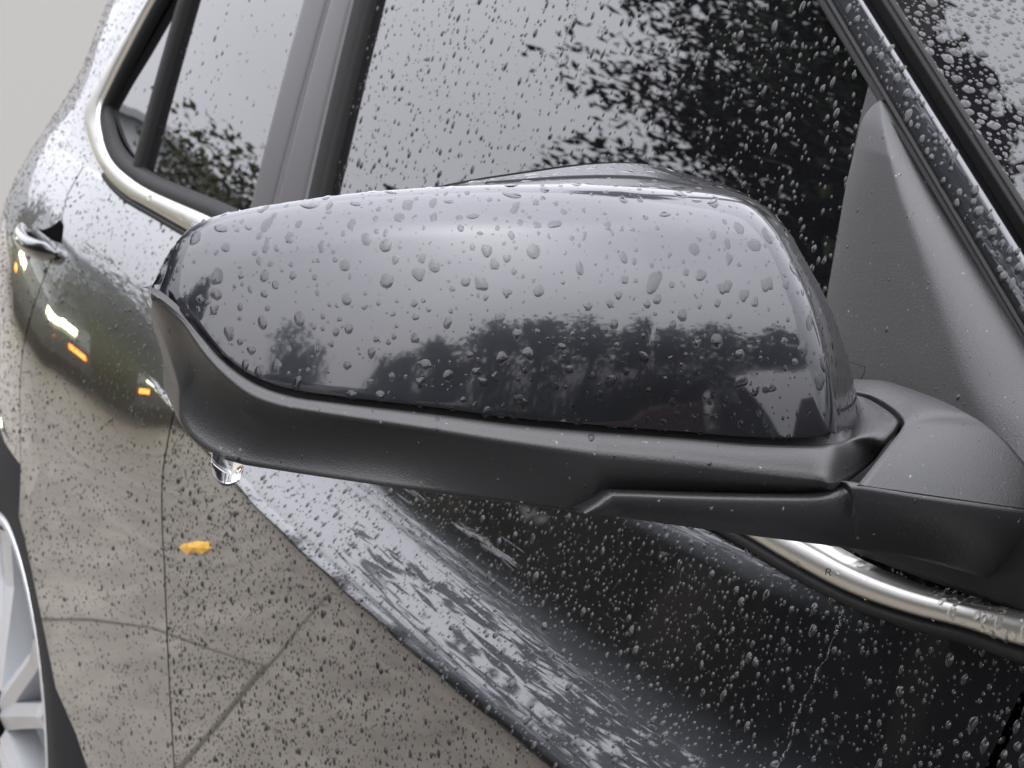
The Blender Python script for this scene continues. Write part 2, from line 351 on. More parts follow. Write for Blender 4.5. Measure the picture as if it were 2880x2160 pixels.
# trees and shrubs ahead of the car and out to its side: what the mirror cap shows
def ah(az, d): return -.66+d*math.cos(R_(az)), -.15+d*math.sin(R_(az))
for k, (az, d, hh, rr) in enumerate(((-44, 13, 2.0, .9), (-36, 12, 2.6, 1.1), (-27, 13, 3.4, 1.2), (-18, 12, 3.6, 1.3), (-8, 13, 4.0, 1.4), (2, 12, 3.5, 1.3), (12, 13, 3.1, 1.2), (22, 12, 3.2, 1.3), (32, 13, 3.0, 1.2))):
    x, y = ah(az, d); tree('roadside_tree', '%s bushy tree of the row ahead of the car, counted from the drive side' % ORD[k], x, y, hh, rr, hh*.55, hh*.45, 26, 1500, .13, LEAF, 'tree', 'row of trees ahead of the car', True, .4)
for k, az in enumerate(np.arange(-50, 40, 7)):
    x, y = ah(az, 5.6+rng.uniform(-.4, .4)); hh = rng.uniform(.75, 1.15) if k not in (2,) else .7
    tree('border_shrub', '%s low shrub of the border ahead of the car, counted from the drive side' % ORD[k], x, y, hh, .5, hh*.5, hh*.5, 24, 900, .05, LEAF, 'shrub', 'low shrubs in the border ahead of the car', False, .5)
bw = tag(empty('garden_wall', ah(14, 4.7)+(0,)), 'low red brick garden wall ahead of the car', 'wall')
for r_ in range(5):
    for c_ in range(14):
        a = c_*.235+(r_ % 2)*.117-1.6
        b = MB().box((a*.27, a*.96, .04+r_*.085), (.105, .222, .072), np.array([[.96, .27, 0], [-.27, .96, 0], [0, 0, 1]])); 
        if r_ == 0 and c_ == 0: b0 = b.build('brick', BRICK, bw, False); me_b = b0.data; a0 = a; 
        else:
            o = bpy.data.objects.new('brick', me_b); COL.objects.link(o); o.parent = bw; o.location = ((a-a0)*.27, (a-a0)*.96, r_*.085)
x, y = ah(-88, 8.5); tree('broadleaf_tree', 'rounded dark tree across the drive mirrored in the tip of the mirror cap', x, y, 3.4, 1.7, 1.9, 1.45, 40, 4500, .10, LEAF)
x, y = ah(-61, 9.5); tree('round_bush', 'single rounded bush across the drive', x, y, 2.2, .75, 1.3, .95, 26, 2500, .07, LEAF, 'bush', None, False, .5)
tree('added_tall_tree', 'tall slender tree added on the far side of the car', -3.53, 2.51, 7.6, .66, 7.0, .66, 60, 26000, .045, LEAF, 'tree', None, True, .4).children[-1].location = (.12, .12, 1.30)  # unseen tree, added so that its crown darkens the windscreen reflection
# plain wall added behind the car in place of a flat grey cut-out backdrop
bwall = tag(MB().box((-7.2, 4.2, 1.4), (.25, 7.4, 3.2)).build('backdrop_wall', WALL, None, False), 'plain pale grey wall added as a flat backdrop behind the car', 'wall')

# ================================================================== CAR
car = tag(empty('parked_car', (-1.5, .5, 0)), 'wet charcoal grey car with black pillars and a bright window trim', 'car')
def part(o, parent=car):
    o.parent = parent
    M = parent.matrix_world if parent.parent is None else None
    o.matrix_parent_inverse = Matrix.Translation(-Vector((-1.5, .5, 0)))
    return o
def cpart(name, V, Fc, m, smooth=True): return part(mesh_obj(name, V, Fc, m, None, smooth))
def sub(o, parent): o.parent = parent; return o

# ---- shut lines and edges as x(z), lifted from the picture onto the skin
def onbody(u, v): return lift(u, v, lambda x, y, z: y-skin_y(x, z))
_b = np.array([onbody(u, v) for u, v in ((486, 1176), (455, 1350), (456, 1500), (463, 1600), (475, 1900), (490, 2160))][::-1])
_bz = np.r_[_b[:, 2], 1.02]; _bx = np.r_[_b[:, 0], -1.522]
def xB(z): return float(np.interp(z, _bz, _bx)) if z > _bz[0] else _bx[0]+.05*(_bz[0]-z)
_r = np.array([onbody(u, v) for u, v in ((104, 845), (60, 1025))][::-1])
_rz = np.r_[_r[:, 2], _r[1, 2]+.03, _r[1, 2]+.07, 1.05]; _rx = np.r_[_r[:, 0], -1.99, -2.04, -2.05]
_arc = np.array([onbody(u, v) for u, v in ((11, 1321), (66, 1540), (110, 1743), (159, 1979), (241, 2160))][::-1])
_ax = np.r_[_arc[0, 0]+.06, _arc[:, 0]]; _az = np.r_[_arc[0, 2]-.12, _arc[:, 2]]
AT = _arc[-1]                                            # last seen arch point
_hi = [(q[0], q[2]) for q in (onbody(2, 1296), onbody(-14, 1255), onbody(-45, 1200))]
_azz = np.r_[_az, [q[1] for q in _hi]]; _axx = np.r_[_ax, [q[0] for q in _hi]]
def xArch(z): return float(np.interp(z, _azz, _axx))
ZTOP = _hi[-1][1]
def xR(z): return max(float(np.interp(z, _rz, _rx)), xArch(z)) if z < ZTOP else float(np.interp(z, _rz, _rx))
_f = np.array([onbody(u, v) for u, v in ((2872, 1950), (2770, 2160))])
_fs = (_f[0, 0]-_f[1, 0])/(_f[0, 2]-_f[1, 2])
def xF(z): return float(np.clip(_f[1, 0]+_fs*(z-_f[1, 2]), -.80, -.52))
GAP = .0034
def hrows(hbot, xm, n1=72, n2=40):
    H = hc(xm); a = np.linspace(0, 1.06, n1)*H
    return np.r_[a, a[-1]+(hbot-a[-1])*np.linspace(0, 1, n2)[1:]**1.2]
def skin(name, hs, xl, xr, nx, m, off=0.0, edge=.010):
    G = []
    for h in hs:
        row = []
        z0 = 1.01-h; a, b = xl(z0), xr(z0)
        for x in np.linspace(a, b, nx):
            z = zb(x)-h; row.append((x, body_y(x, z)+off, z))
        G.append(row)
    G = np.array(G); b = MB(); b.grid(G)
    for k, sg in ((0, 1), (-1, -1)):
        e = G[:, k]; b.grid(np.stack([e, e+np.array([sg*.0002, .0008, 0]), e+np.array([sg*.001, edge, 0])], 1))
    return part(b.build(name, m, None, True, False))
front_door = skin('front_door', hrows(.60, -1.0), lambda z: xB(z)+GAP/2, lambda z: xF(z), 90, PAINT)
rear_door = skin('rear_door', hrows(.70, -1.6), lambda z: xR(z)+GAP/2, lambda z: xB(z)-GAP/2, 60, PAINT)
fender = skin('front_fender', hrows(.45, -.6), lambda z: xF(z)+.0052, lambda z: .55, 40, PAINT)
# rear quarter: below the belt behind the door, above the belt the D pillar
hq = [h for h in hrows(1.01-AT[2]-.004, -1.95, 60, 30)]
quarter = skin('rear_quarter', hq, lambda z: -2.62 if z > ZTOP else min(xArch(z), xR(z)-.006), lambda z: xR(z)-GAP/2, 50, PAINT)

# ---- belt trim: one bright strip from the front corner back along the belt and up round the quarter glass
OUT = [(3060, 1868), (2880, 1826), (2723, 1774), (2571, 1735), (2397, 1674), (2224, 1583), (2094, 1505), (522, 648), (416, 587), (352, 549), (304, 500), (269, 437), (247, 364), (243, 307), (275, 240), (345, 120), (418, 0), (455, -60)]
INN = [(3060, 1752), (2880, 1722), (2701, 1690), (2528, 1642), (2397, 1588), (2311, 1541), (2202, 1482), (605, 614), (480, 560), (425, 535), (375, 505), (316, 449), (291, 385), (286, 304), (312, 244), (372, 126), (440, 0), (477, -60)]
fo = lambda x, y, z: y-(skin_y(x, z)-.004 if z > zb(x) else -.004)
fi = lambda x, y, z: y-(skin_y(x, z)-.004)
co = crom([lift(u, v, fo) for u, v in OUT], 260); ci = crom([lift(u, v, fi) for u, v in INN], 260)
_zo = co[np.argsort(co[:, 2])]
rows = []
for t in np.linspace(-.12, 1.12, 13):
    tt = min(1, max(0, t)); p = co*(1-tt)+ci*tt
    bul = .0045*math.sqrt(max(0, 1-(2*tt-1)**2)); dep = .008 if t != tt else 0
    p = p+np.array([0, -1, .25])*bul + np.array([0, 1, 0])*dep; rows.append(p)
V, Fc = grid(rows); trim = cpart('window_trim', V, Fc, CHROME)
# dark rubber lip under the trim
lo = co.copy(); lip = []; LIPN = 208
for dz, dy in ((.0005, .004), (-.001, -.002), (-.004, -.0025), (-.0065, .003)): lip.append(lo+np.array([0, dy, dz]))
V, Fc = grid([r[:LIPN] for r in lip]); trim_lip = sub(mesh_obj('rubber_lip', V, Fc, RUBBER), trim)
# D pillar skin above the belt, behind the trim
dz = np.linspace(1.0, 1.42, 60)
_c = co[150:]; k0 = np.argmin(_c[:, 0]); _cu = co[co[:, 0] < -1.5]
def xD(z):
    q = _cu[np.argsort(_cu[:, 2])]; return float(np.interp(z, q[:, 2], q[:, 0]))
_low = _cu[:, 2].min()
G = []
for z in np.linspace(1.012, 1.42, 70):
    a = xD(z)+.006 if z > 1.03 else -1.90
    if z > co[-1, 2]: a = co[-1, 0]+.35*(z-co[-1, 2])
    G.append([(x, tail(x, max(z, zb(x)), Gy(x, max(z, zb(x)))+.0067*(1-math.exp(-max(0, z-zb(x))/.02)))+.0003, max(z, zb(x)-.0004)) for x in np.linspace(-2.62, a, 44)])
V, Fc = grid(G); dpil = cpart('rear_pillar', V, Fc, PAINT)

# ---- glass
def pane(name, xl, xr, z0, z1, m, off=.006, nx=30, nz=24):
    G = [[(x, Gy(x, z)+off, z) for x in np.linspace(xl(z), xr(z), nx)] for z in np.linspace(z0, z1, nz)]
    V, Fc = grid(G); return cpart(name, V, Fc, m)
def onG(u, v, o=0.0): return lift(u, v, lambda x, y, z: y-(Gy(x, z)+o))
def line(pxs, o=0.0):
    P = np.array([onG(u, v, o) for u, v in pxs]); P = P[np.argsort(P[:, 2])]; c = np.polyfit(P[:, 2], P[:, 0], 1 if len(P) < 4 else 2)
    return lambda z: float(np.polyval(c, z))
lA = line([(2319, 0), (2480, 262), (2632, 525), (2880, 952)])          # glass / A pillar seal
lBf = line([(1042, 0), (960, 278), (910, 555)])                        # right edge of black run channel
lBk = line([(1003, 0), (925, 278), (874, 555)])
lBg = line([(933, 0), (860, 290), (781, 573)])
lBr = line([(859, 0), (790, 285), (716, 555)])
lDv = line([(513, 0), (445, 245), (378, 490)])                         # quarter glass divider
ZR = 1.46
front_glass = pane('front_side_window', lambda z: lBk(z)-.006, lambda z: min(lA(z)+.01, -.60), .995, ZR, GLASS, nx=50, nz=40)
rear_glass = pane('rear_side_window', lambda z: lDv(z), lambda z: lBr(z)+.01, .995, ZR, GLASS)
quarter_glass = pane('quarter_window', lambda z: (xD(z) if z > 1.03 else -1.9)-.003 if z < co[-1, 2] else co[-1, 0]+.35*(z-co[-1, 2]), lambda z: lDv(z), 1.0, ZR, GLASS, nz=50)
def strip(name, la, lb, z0, z1, m, o0, bulge, parent=None, n=9, nz=40, ret=.01):
    G = []
    for z in np.linspace(z0, z1, nz):
        a, b = la(z), lb(z); row = [(a, Gy(a, z)+o0+ret, z)]
        for t in np.r_[0, .02, .05, np.linspace(.08, .92, n), .95, .98, 1]:
            x = a+(b-a)*t; e = min(1, min(t, 1-t)/.07)
            row.append((x, Gy(x, z)+o0-bulge*(1-(1-e)**2)-.15*bulge*math.sin(math.pi*t), z))
        row.append((b, Gy(b, z)+o0+ret, z)); G.append(row)
    V, Fc = grid(G); o = mesh_obj(name, V, Fc, m)
    return part(o) if parent is None else sub(o, parent)
bp1 = strip('pillar_trim', lambda z: lBr(z), lambda z: lBg(z)-.0018, .99, ZR, GLOSSB, -.001, .0018)
bp2 = strip('pillar_trim', lambda z: lBg(z)+.0018, lambda z: lBk(z), .99, ZR, GLOSSB, -.001, .0018)
run = strip('window_channel', lambda z: lBk(z)+.0002, lambda z: lBf(z), .99, ZR, RUBBER, .003, .0045)
strip('window_divider', lambda z: lDv(z)-.0075, lambda z: lDv(z)+.0075, 1.0, ZR, RUBBER, .002, .004)
# dark seal inside the trim round the quarter glass
seal = []
cs = ci[150:]
nrm = np.array([0, -1, .28])
inward = np.gradient(cs, axis=0); inward /= np.linalg.norm(inward, axis=1)[:, None]
side = np.cross(inward, nrm); side /= np.linalg.norm(side, axis=1)[:, None]
if side[60] @ np.array([1, 0, .3]) < 0: side = -side
for wd, o in ((-.006, .002), (0, -.001), (.005, -.001), (.009, .002), (.010, .008)): seal.append(cs+side*wd+np.array([0, o, 0]))
V, Fc = grid(seal); part(mesh_obj('window_seal', V, Fc, RUBBER))

# ---- A pillar: seal bead, painted band, black moulding, windscreen
zs_ = np.linspace(1.0, 1.44, 60)
pl = np.array([(lA(z), Gy(lA(z), z), z) for z in zs_])
ax_ = pl[-1]-pl[0]; ax_ /= np.linalg.norm(ax_)
wd = np.array([.27, .74, .62]); wd -= ax_*(wd@ax_); wd /= np.linalg.norm(wd)
nb = np.array([.14, -.89, .40]); nb -= ax_*(nb@ax_); nb /= np.linalg.norm(nb); wd = np.cross(ax_, nb); wd = wd if wd[1] > 0 else -wd
def onband(u, v): return lift(u, v, lambda x, y, z: float((np.array([x, y, z])-pl[30])@nb))
def bandline(pxs):
    P = np.array([onband(u, v) for u, v in pxs]); t = (P-pl[30])@ax_; s = (P-pl[30])@wd; c = np.polyfit(t, s, 1); return c
cS = bandline([(2336, 0), (2497, 262), (2651, 525), (2868, 900)])
cE = bandline([(2430, 0), (2590, 262), (2756, 525), (2880, 712)])
cM = bandline([(2500, 0), (2663, 262), (2832, 525), (2880, 598)])
tt_ = np.linspace(-.32, .42, 60)
def band(c0, c1, prof, m, name, parent=None):
    G = []
    for s, o in prof:
        G.append([pl[30]+ax_*t+wd*(np.polyval(c0, t)*(1-s)+np.polyval(c1, t)*s)-nb*o for t in tt_])
    V, Fc = grid(G); ob = mesh_obj(name, V, Fc, m); return part(ob) if parent is None else sub(ob, parent)
z0c = np.array([0., -.004])
zero = cS*0; zero[1] = -.003
bead = band(zero, cS, [(-.1, .006), (0, -.001), (.25, -.0035), (.5, -.001), (.6, -.001), (.8, -.003), (.93, -.0035), (1, .004)], RUBBER, 'pillar_seal')
apil = band(cS, cE, [(0.0, .010), (0.004, .0016), (.015, .0003), (.03, 0), (.2, -.0001), (.5, -.0002), (.8, -.0001), (.955, 0.0), (.975, .0004), (.99, .0016), (1, .008)], PAINT, 'front_pillar')
mould = band(cE, cM, [(-.12, .010), (.02, .007), (.45, .006), (.55, .0035), (.72, .003), (.80, .005), (.86, .0035), (.96, .003), (1, .009)], RUBBER, 'windscreen_moulding')
ws = np.array([.20, .975, .04]); ws -= ax_*(ws@ax_); ws /= np.linalg.norm(ws)
nw = np.cross(ax_, ws); nw = nw if nw[1] < 0 else -nw
wbase = lambda t: pl[30]+ax_*t+wd*(np.polyval(cM, t)-.002)-nb*.005
G = [[wbase(t)+ws*s-nw*(.10*s*s if s > 0 else 0) for t in tt_] for s in np.linspace(0, .75, 40)]
V, Fc = grid(G); screen = cpart('windscreen', V, Fc, SCREEN)
# ---- door mirror ------------------------------------------------------------
def Xp(y):
    u = (-.07-y)/.22
    return -.640-.095*max(0, u)**2.6-.006*(1-u)**3
SEAM = [(428, 818), (469, 837), (521, 881), (573, 937), (629, 998), (694, 1046), (760, 1076), (846, 1098), (960, 1113), (1220, 1143), (1437, 1171), (1654, 1191), (1920, 1211), (2094, 1226), (2200, 1230), (2267, 1229), (2310, 1224), (2341, 1214)]
EDGE = [(428, 818), (432, 800), (445, 765), (470, 715), (510, 662), (560, 625), (620, 603), (720, 582), (820, 566), (1000, 542), (1200, 527), (1330, 521), (1500, 518), (1640, 518), (1780, 522), (1920, 533), (2010, 542), (2070, 556), (2115, 582), (2163, 630), (2224, 738), (2280, 868), (2311, 970), (2330, 1070), (2340, 1150), (2341, 1214)]
RIM = [(431, 826), (440, 800), (458, 760), (485, 712), (525, 668), (580, 640), (640, 622), (740, 605), (840, 590), (1010, 565), (1200, 536), (1330, 510), (1500, 484), (1640, 465), (1740, 459), (1850, 466), (1950, 494), (2050, 524), (2128, 568), (2182, 620), (2240, 722), (2306, 850), (2355, 980), (2380, 1080), (2392, 1150), (2396, 1202)]
seam3 = crom([lift(u, v, lambda x, y, z: x-Xp(y)) for u, v in SEAM], 200)
_so = seam3[np.argsort(seam3[:, 1])]
def zseam(y): return float(np.interp(y, _so[:, 1], _so[:, 2]))
_main = _so[(_so[:, 1] < -.10) & (_so[:, 1] > -.20)]; _zl = np.polyfit(_main[:, 1], _main[:, 2], 1)
_zm = np.polyval(_zl, -.15)
def zlin(y): return float(np.polyval(_zl, y)) if y < -.10 else zseam(y)
def setback(h, y=-.1): h = max(0., h); q = max(0., (-y-.15)/.12); return (.02+.17*min(q, 1.2))*h+44*h**3
RE = .011
edge3 = crom([lift(u, v, lambda x, y, z: x-(Xp(y)-setback(z-zlin(y), y)-RE)) for u, v in EDGE], 2600)
rim3 = crom([lift(u, v, lambda x, y, z: x-(Xp(y)-.072)) for u, v in RIM], 260)
# the cap: height field x(y,z) over the outline, rounded where it meets the crest edge
from mathutils.kdtree import KDTree
kd = KDTree(len(edge3))
for i, p in enumerate(edge3): kd.insert((p[1], p[2], 0), i)
kd.balance()
def capx(y, z):
    d = kd.find((y, z, 0))[2]; q = min(1, d/.0135)
    return Xp(y)-setback(z-zlin(y), y)-RE*(1-math.sqrt(max(0, 1-(1-q)**2)))
NA, NBv = 150, 64
sA = crom(seam3, NA)
# pair each seam station with an edge station so that columns stay close to vertical
def arc(P): return np.r_[0, np.cumsum(np.linalg.norm(np.diff(P, axis=0), axis=1))]
se = arc(edge3); ss = arc(seam3)
# edge fraction: by projected u, compressed at both ends
eu = project(edge3)[:, 0]
fe = np.interp([0, .05, .12, .22, .40, .62, .80, .90, .96, 1], [0, .05, .12, .22, .40, .62, .80, .90, .96, 1], [0, .10, .185, .27, .43, .62, .765, .86, .93, 1.0])
def efrac(f): return float(np.interp(f, [0, .05, .12, .22, .40, .62, .80, .90, .96, 1], fe))
G = []
for i in range(NA):
    f = i/(NA-1); a = np.array([np.interp(f*ss[-1], ss, seam3[:, k]) for k in range(3)])
    b = np.array([np.interp(efrac(f)*se[-1], se, edge3[:, k]) for k in range(3)])
    col = []
    for j in range(NBv):
        t = j/(NBv-1); t = 1-(1-t)**1.7
        y = a[1]+(b[1]-a[1])*t; z = a[2]+(b[2]-a[2])*t
        col.append((capx(y, z), y, z))
    G.append(col)
G = np.array(G)
capG = G
side_mirror = part(empty('side_mirror', (-.66, -.12, 1.1)))
def mp_(name, V, Fc, m, smooth=True):
    o = mesh_obj(name, V, Fc, m, None, smooth); o.parent = side_mirror
    o.matrix_parent_inverse = Matrix.Translation(-Vector((-.66, -.12, 1.1))); return o
V, Fc = grid(G)
# crest wrap: roll from the face edge back to the rim
et = G[:, -1]
rimP = np.array([[np.interp(efrac(i/(NA-1)), np.linspace(0, 1, 260), rim3[:, k]) for k in range(3)] for i in range(NA)])
wr = []
for t in np.linspace(0, 1, 16):
    q = et*(1-t)+rimP*t
    yz = (rimP-et).copy(); yz[:, 0] = 0
    q = q+ yz*(.14*math.sin(math.pi*t))*np.clip(np.linalg.norm(yz, axis=1)/.01, 0, 1)[:, None]
    wr.append(q)
wr = np.array(wr).transpose(1, 0, 2)
full = np.concatenate([G, wr[:, 1:]], 1)
# lower lip of the cap folds in at the seam
lipr = G[:, 0].copy(); lipr = lipr+np.array([-.004, 0, -.0006])
full = np.concatenate([lipr[:, None], G[:, :1]+np.array([0, 0, -.0003]), full], 1)
V, Fc = grid(full)
CAPP = PAINT.copy(); CAPP.name = 'wet_charcoal_cap_paint'; CAPP.node_tree.nodes['Principled BSDF'].inputs['Coat Roughness'].default_value = .045
cap = mp_('mirror_cap', V, Fc, CAPP)
# crest seam: the thin line between cap and housing rear shell
m2 = []
for dxx, o in ((0, -.0002), (.25, .0005), (.5, .0007), (.75, .0005), (1, -.0002)):
    q = wr[:, 4]*(1-dxx)+wr[:, 5]*dxx; m2.append(q+np.array([0, -.2, 1])*o)
V, Fc = grid(np.array(m2)[:, 55:118]); mp_('cap_joint', V, Fc, RUBBER)
# mirror glass closing the back
back = rimP[::3]+np.array([-.004, 0, 0]); c = back.mean(0)
V = [c]+list(back); Fc = [(0, i, i+1) for i in range(1, len(back))]+[(0, len(back), 1)]
mp_('mirror_glass', V, Fc, CHROME, False)

# ---- lower housing (grained plastic)
ST = [((428, 819), (424, 832), (430, 872)), ((469, 838), (469, 872), (456, 937)), ((521, 882), (512, 907), (482, 1015)), ((573, 938), (542, 950), (503, 1089)),
      ((629, 999), (577, 998), (505, 1137)), ((694, 1047), (630, 1055), (512, 1193)), ((760, 1077), (690, 1105), (560, 1252)), ((846, 1099), (764, 1137), (651, 1299)),
      ((960, 1114), (880, 1160), (781, 1324)), ((1220, 1144), (1180, 1204), (1100, 1371)), ((1437, 1172), (1420, 1243), (1394, 1410)), ((1654, 1192), (1645, 1275), (1636, 1437)),
      ((1705, 1196), (1698, 1281), (1706, 1386)), ((1920, 1212), (1920, 1302), (1920, 1382)), ((2094, 1228), (2110, 1326), (2100, 1386)), ((2267, 1234), (2280, 1345), (2290, 1386)), ((2341, 1230), (2345, 1352), (2350, 1375))]
Z_L = lift(2341, 1230, lambda x, y, z: x-Xp(y))[2]-.002
rS, rR, rL = [], [], []
for k, (a, b, c_) in enumerate(ST):
    rS.append(lift(*a, lambda x, y, z: x-Xp(y)))
    off = .0075 if k > 4 else .0075*k/5
    rR.append(lift(*b, lambda x, y, z: x-(Xp(y)+off)))
    lo_ = -.004 if k > 8 else -.018
    rL.append(lift(*c_, lambda x, y, z: x-(Xp(y)+lo_)))
for a, b, c_, dz_ in (((2372, 1223), (2441, 1297), (2443, 1306), -.012), ((2392, 1212), (2484, 1241), (2488, 1250), -.004), ((2398, 1195), (2519, 1199), (2523, 1206), -.001), ((2397, 1170), (2522, 1180), (2527, 1185), 0), ((2394, 1145), (2493, 1153), (2497, 1157), 0), ((2391, 1120), (2441, 1124), (2442, 1128), 0), ((2388, 1112), (2380, 1108), (2380, 1111), 0)):
    rS.append(lift(*a, lambda x, y, z: z-Z_L)); rR.append(lift(*b, lambda x, y, z: z-(Z_L+dz_))); rL.append(lift(*c_, lambda x, y, z: z-(Z_L+dz_-.004)))
NS = 170
HS = rows_spline(np.stack([np.array(rS), np.array(rR), np.array(rL)], 1), NS)          # NS x 3 x 3
rS, rR, rL = HS[:, 0], HS[:, 1], HS[:, 2]
seam_in = rS+np.array([-.006, 0, .001])
lip0 = rS+np.array([.0012, 0, -.0022])
prof = [seam_in, seam_in+np.array([.002, 0, -.004]), lip0+np.array([-.001, 0, -.0008]), lip0]
def mix(a, b, t): return a*(1-t)+b*t
up_ = np.array([.35, -.1, 1.0])*.0012
for t in (.18, .36, .54, .72): prof.append(mix(lip0, rR, t)+up_*math.sin(math.pi*t)*1.2)
# rounded shoulder between the ledge and the face, size limited by the face height
hgt = np.clip(np.linalg.norm(rL-rR, axis=1), 0, .02)[:, None]/.02
for t in (.84, .92): prof.append(mix(lip0, rR, t)+up_*.5)
prof.append(mix(rR, rL, .02))
fl = np.linspace(0, 1, NS)[:, None]
scoop = np.exp(-((fl-.27)/.16)**2)*.009
for t in (.06, .12, .25, .4, .55, .7, .82, .92): prof.append(mix(rR, rL, t)+np.array([.0035, -.001, 0])*math.sin(math.pi*t)*hgt*(1-np.clip(scoop/.006, 0, 1))+np.array([-.8, .5, 0])*scoop*math.sin(math.pi*t))
prof += [mix(rR, rL, .975), rL+np.array([-.001, 0, 0])*1]
under = rL+np.array([-.035, .004, .004]); prof += [mix(rL, under, .25)+np.array([0, 0, -.001]), under]
V, Fc = grid(np.array(prof).transpose(1, 0, 2)); housing = mp_('mirror_housing', V, Fc, PLASTIC)
# dark gap filler behind the joints
# ---- arm (fixed base) and sail panel
def Xa(y): return Xp(max(y, -.2))
GAPL = [(2383, 1099), (2447, 1114), (2502, 1145), (2537, 1180), (2533, 1206), (2496, 1252), (2452, 1306), (2406, 1362)]
OUTA = [(2410, 1082), (2500, 1078), (2600, 1108), (2700, 1152), (2800, 1215), (2880, 1300), (2950, 1400), (2970, 1443)]
sailF = lambda x, y, z: y-(Gy(x, max(z, zb(x)))-.014)
gl = []
ridge_end = lift(2406, 1362, lambda x, y, z: x-(Xa(y)+.010))
for k, (u, v) in enumerate(GAPL[:-1]):
    q = max(0, (k-3)/4)**1.4
    gl.append(lift(u, v, lambda x, y, z: z-((Z_L+.001)*(1-q)+ridge_end[2]*q)))
gl.append(ridge_end)
oa = [lift(u, v, lambda x, y, z, q=q: sailF(x, y, z)+q) for (u, v), q in zip(OUTA[:4], (.004, .012, .020, .024))]
rE = lift(*OUTA[-1], lambda x, y, z: x-(Xa(y)+.010)); t0, t1 = np.dot(oa[-1]-CAM, FW), np.dot(rE-CAM, FW)
for k in (4, 5, 6):
    oa.append(CAM+ray(*OUTA[k])*(t0+(t1-t0)*((k-3)/4)))
oa.append(rE)
NAa = 60
ga = crom(gl, NAa); GL8 = rows_spline(np.stack([np.array(gl), np.array(oa)], 1), NAa)
ga, oaa = GL8[:, 0], GL8[:, 1]
tops = [ga+np.array([-.001, .0, -.012]), ga+np.array([0, 0, -.0035]), ga+np.array([0, .0006, -.0008])]
for t in np.linspace(.012, 1, 24):
    b = math.sin(math.pi*t)*.0035
    q = mix(ga, oaa, t)+np.array([.3, 0, 1])*b*np.linspace(1, 0, NAa)[:, None]
    rise = np.clip((t-.80)/.20, 0, 1)**2*.0
    tops.append(q+np.array([0, 0, rise]))
_rd = oaa-CAM; _rd /= np.linalg.norm(_rd, axis=1)[:, None]
tops += [oaa+_rd*.004-np.array([0, 0, .0012]), oaa+_rd*.065-np.array([0, 0, .006])]
topG = np.array(tops).transpose(1, 0, 2)
# sail
SL = [(2472, 282), (2447, 306), (2424, 342), (2405, 420), (2379, 525), (2350, 690), (2319, 867), (2290, 1000), (2310, 1060), (2410, 1080)]
SR = [(2481, 284), (2508, 322), (2545, 385), (2592, 466), (2640, 548), (2740, 716), (2850, 902), (2960, 1090), (3040, 1240), (3060, 1400)]
sl = np.array([lift(u, v, lambda x, y, z: y-(Gy(x, z)-.004)) for u, v in SL])
sr = np.array([lift(u, v, lambda x, y, z: y-(Gy(x, z)-.003)) for u, v in SR])
S2 = rows_spline(np.stack([sl, sr], 1), 90); sl, sr = S2[:, 0], S2[:, 1]
sg = []
wdt = np.linalg.norm(sr-sl, axis=1)[:, None]; kk = np.clip(wdt/.05, 0, 1)
for t in np.r_[0, 0, np.linspace(0, 1, 40), 1]:
    o = -.006*kk*math.sin(math.pi*min(1, t/.7)*.5)**.7 if t < .7 else -.006*kk+(.016*kk)*((t-.7)/.3)**1.5
    q = mix(sl, sr, t); q = q+np.array([0, 1, -.25])*o
    sg.append(q)
sg[0] = sg[1]+np.array([0, .006, 0])
sg[1] = sg[1]+np.array([.0004, .0012, 0]); sg[-1] = sg[-2]+np.array([0, .01, -.004])
sg = np.array(sg).transpose(1, 0, 2)
V, Fc = grid(sg); sail = mp_('sail_panel', V, Fc, PLASTIC)
fl_ = [onG(u, v, -.001) for u, v in ((2449, 214), (2486, 274), (2492, 330), (2420, 420), (2390, 480), (2398, 440), (2418, 339))]
flo = MB(); flo.poly(fl_); flo.poly([p+np.array([0, .004, 0]) for p in fl_][::-1])
for i in range(len(fl_)): j = (i+1) % len(fl_); flo.poly([fl_[i], fl_[j], fl_[j]+np.array([0, .004, 0]), fl_[i]+np.array([0, .004, 0])])
o = flo.build('sail_flange', PLASTIC, None, False, False); o.parent = side_mirror; o.matrix_parent_inverse = Matrix.Translation(-Vector((-.66, -.12, 1.1)))
# arm front face
AF = [((1640, 1441), (1643, 1444)), ((1680, 1417), (1690, 1448)), ((1712, 1394), (1720, 1452)), ((1745, 1388), (1750, 1456)), ((1920, 1394), (1920, 1480)), ((2094, 1398), (2094, 1504)), ((2290, 1398), (2290, 1529)), ((2376, 1378), (2380, 1541)), ((2406, 1364), (2420, 1546)), ((2600, 1394), (2600, 1574)), ((2880, 1432), (2880, 1655)), ((2970, 1444), (2970, 1682))]
fa = []
for k, (a, b) in enumerate(AF):
    ya = (lambda x, y, z: x-(Xa(y)+.010)) if k < 10 else (lambda x, y, z: y-(-.004 if k > 10 else -.006))
    A = lift(*a, lambda x, y, z: x-(Xa(y)+(.006 if k < 8 else .010))) if k < 11 else oa[-1]
    B = lift(*b, lambda x, y, z: x-(Xa(y)-.006))
    fa.append((A, B))
fa = rows_spline(np.array(fa), 120); fA, fB = fa[:, 0], fa[:, 1]
rr_ = [fA+np.array([-.012, 0, -.001]), fA+np.array([-.002, 0, .0004])]
for t in (.02, .06, .12, .25, .45, .65, .82, .92, .97, 1): rr_.append(mix(fA, fB, t)+np.array([.004, 0, 0])*math.sin(math.pi*t)**.7)
rr_ += [fB+np.array([-.006, 0, -.001]), fB+np.array([-.045, .006, .002])]
am = MB(); am.grid(topG); am.grid(np.array(rr_).transpose(1, 0, 2))
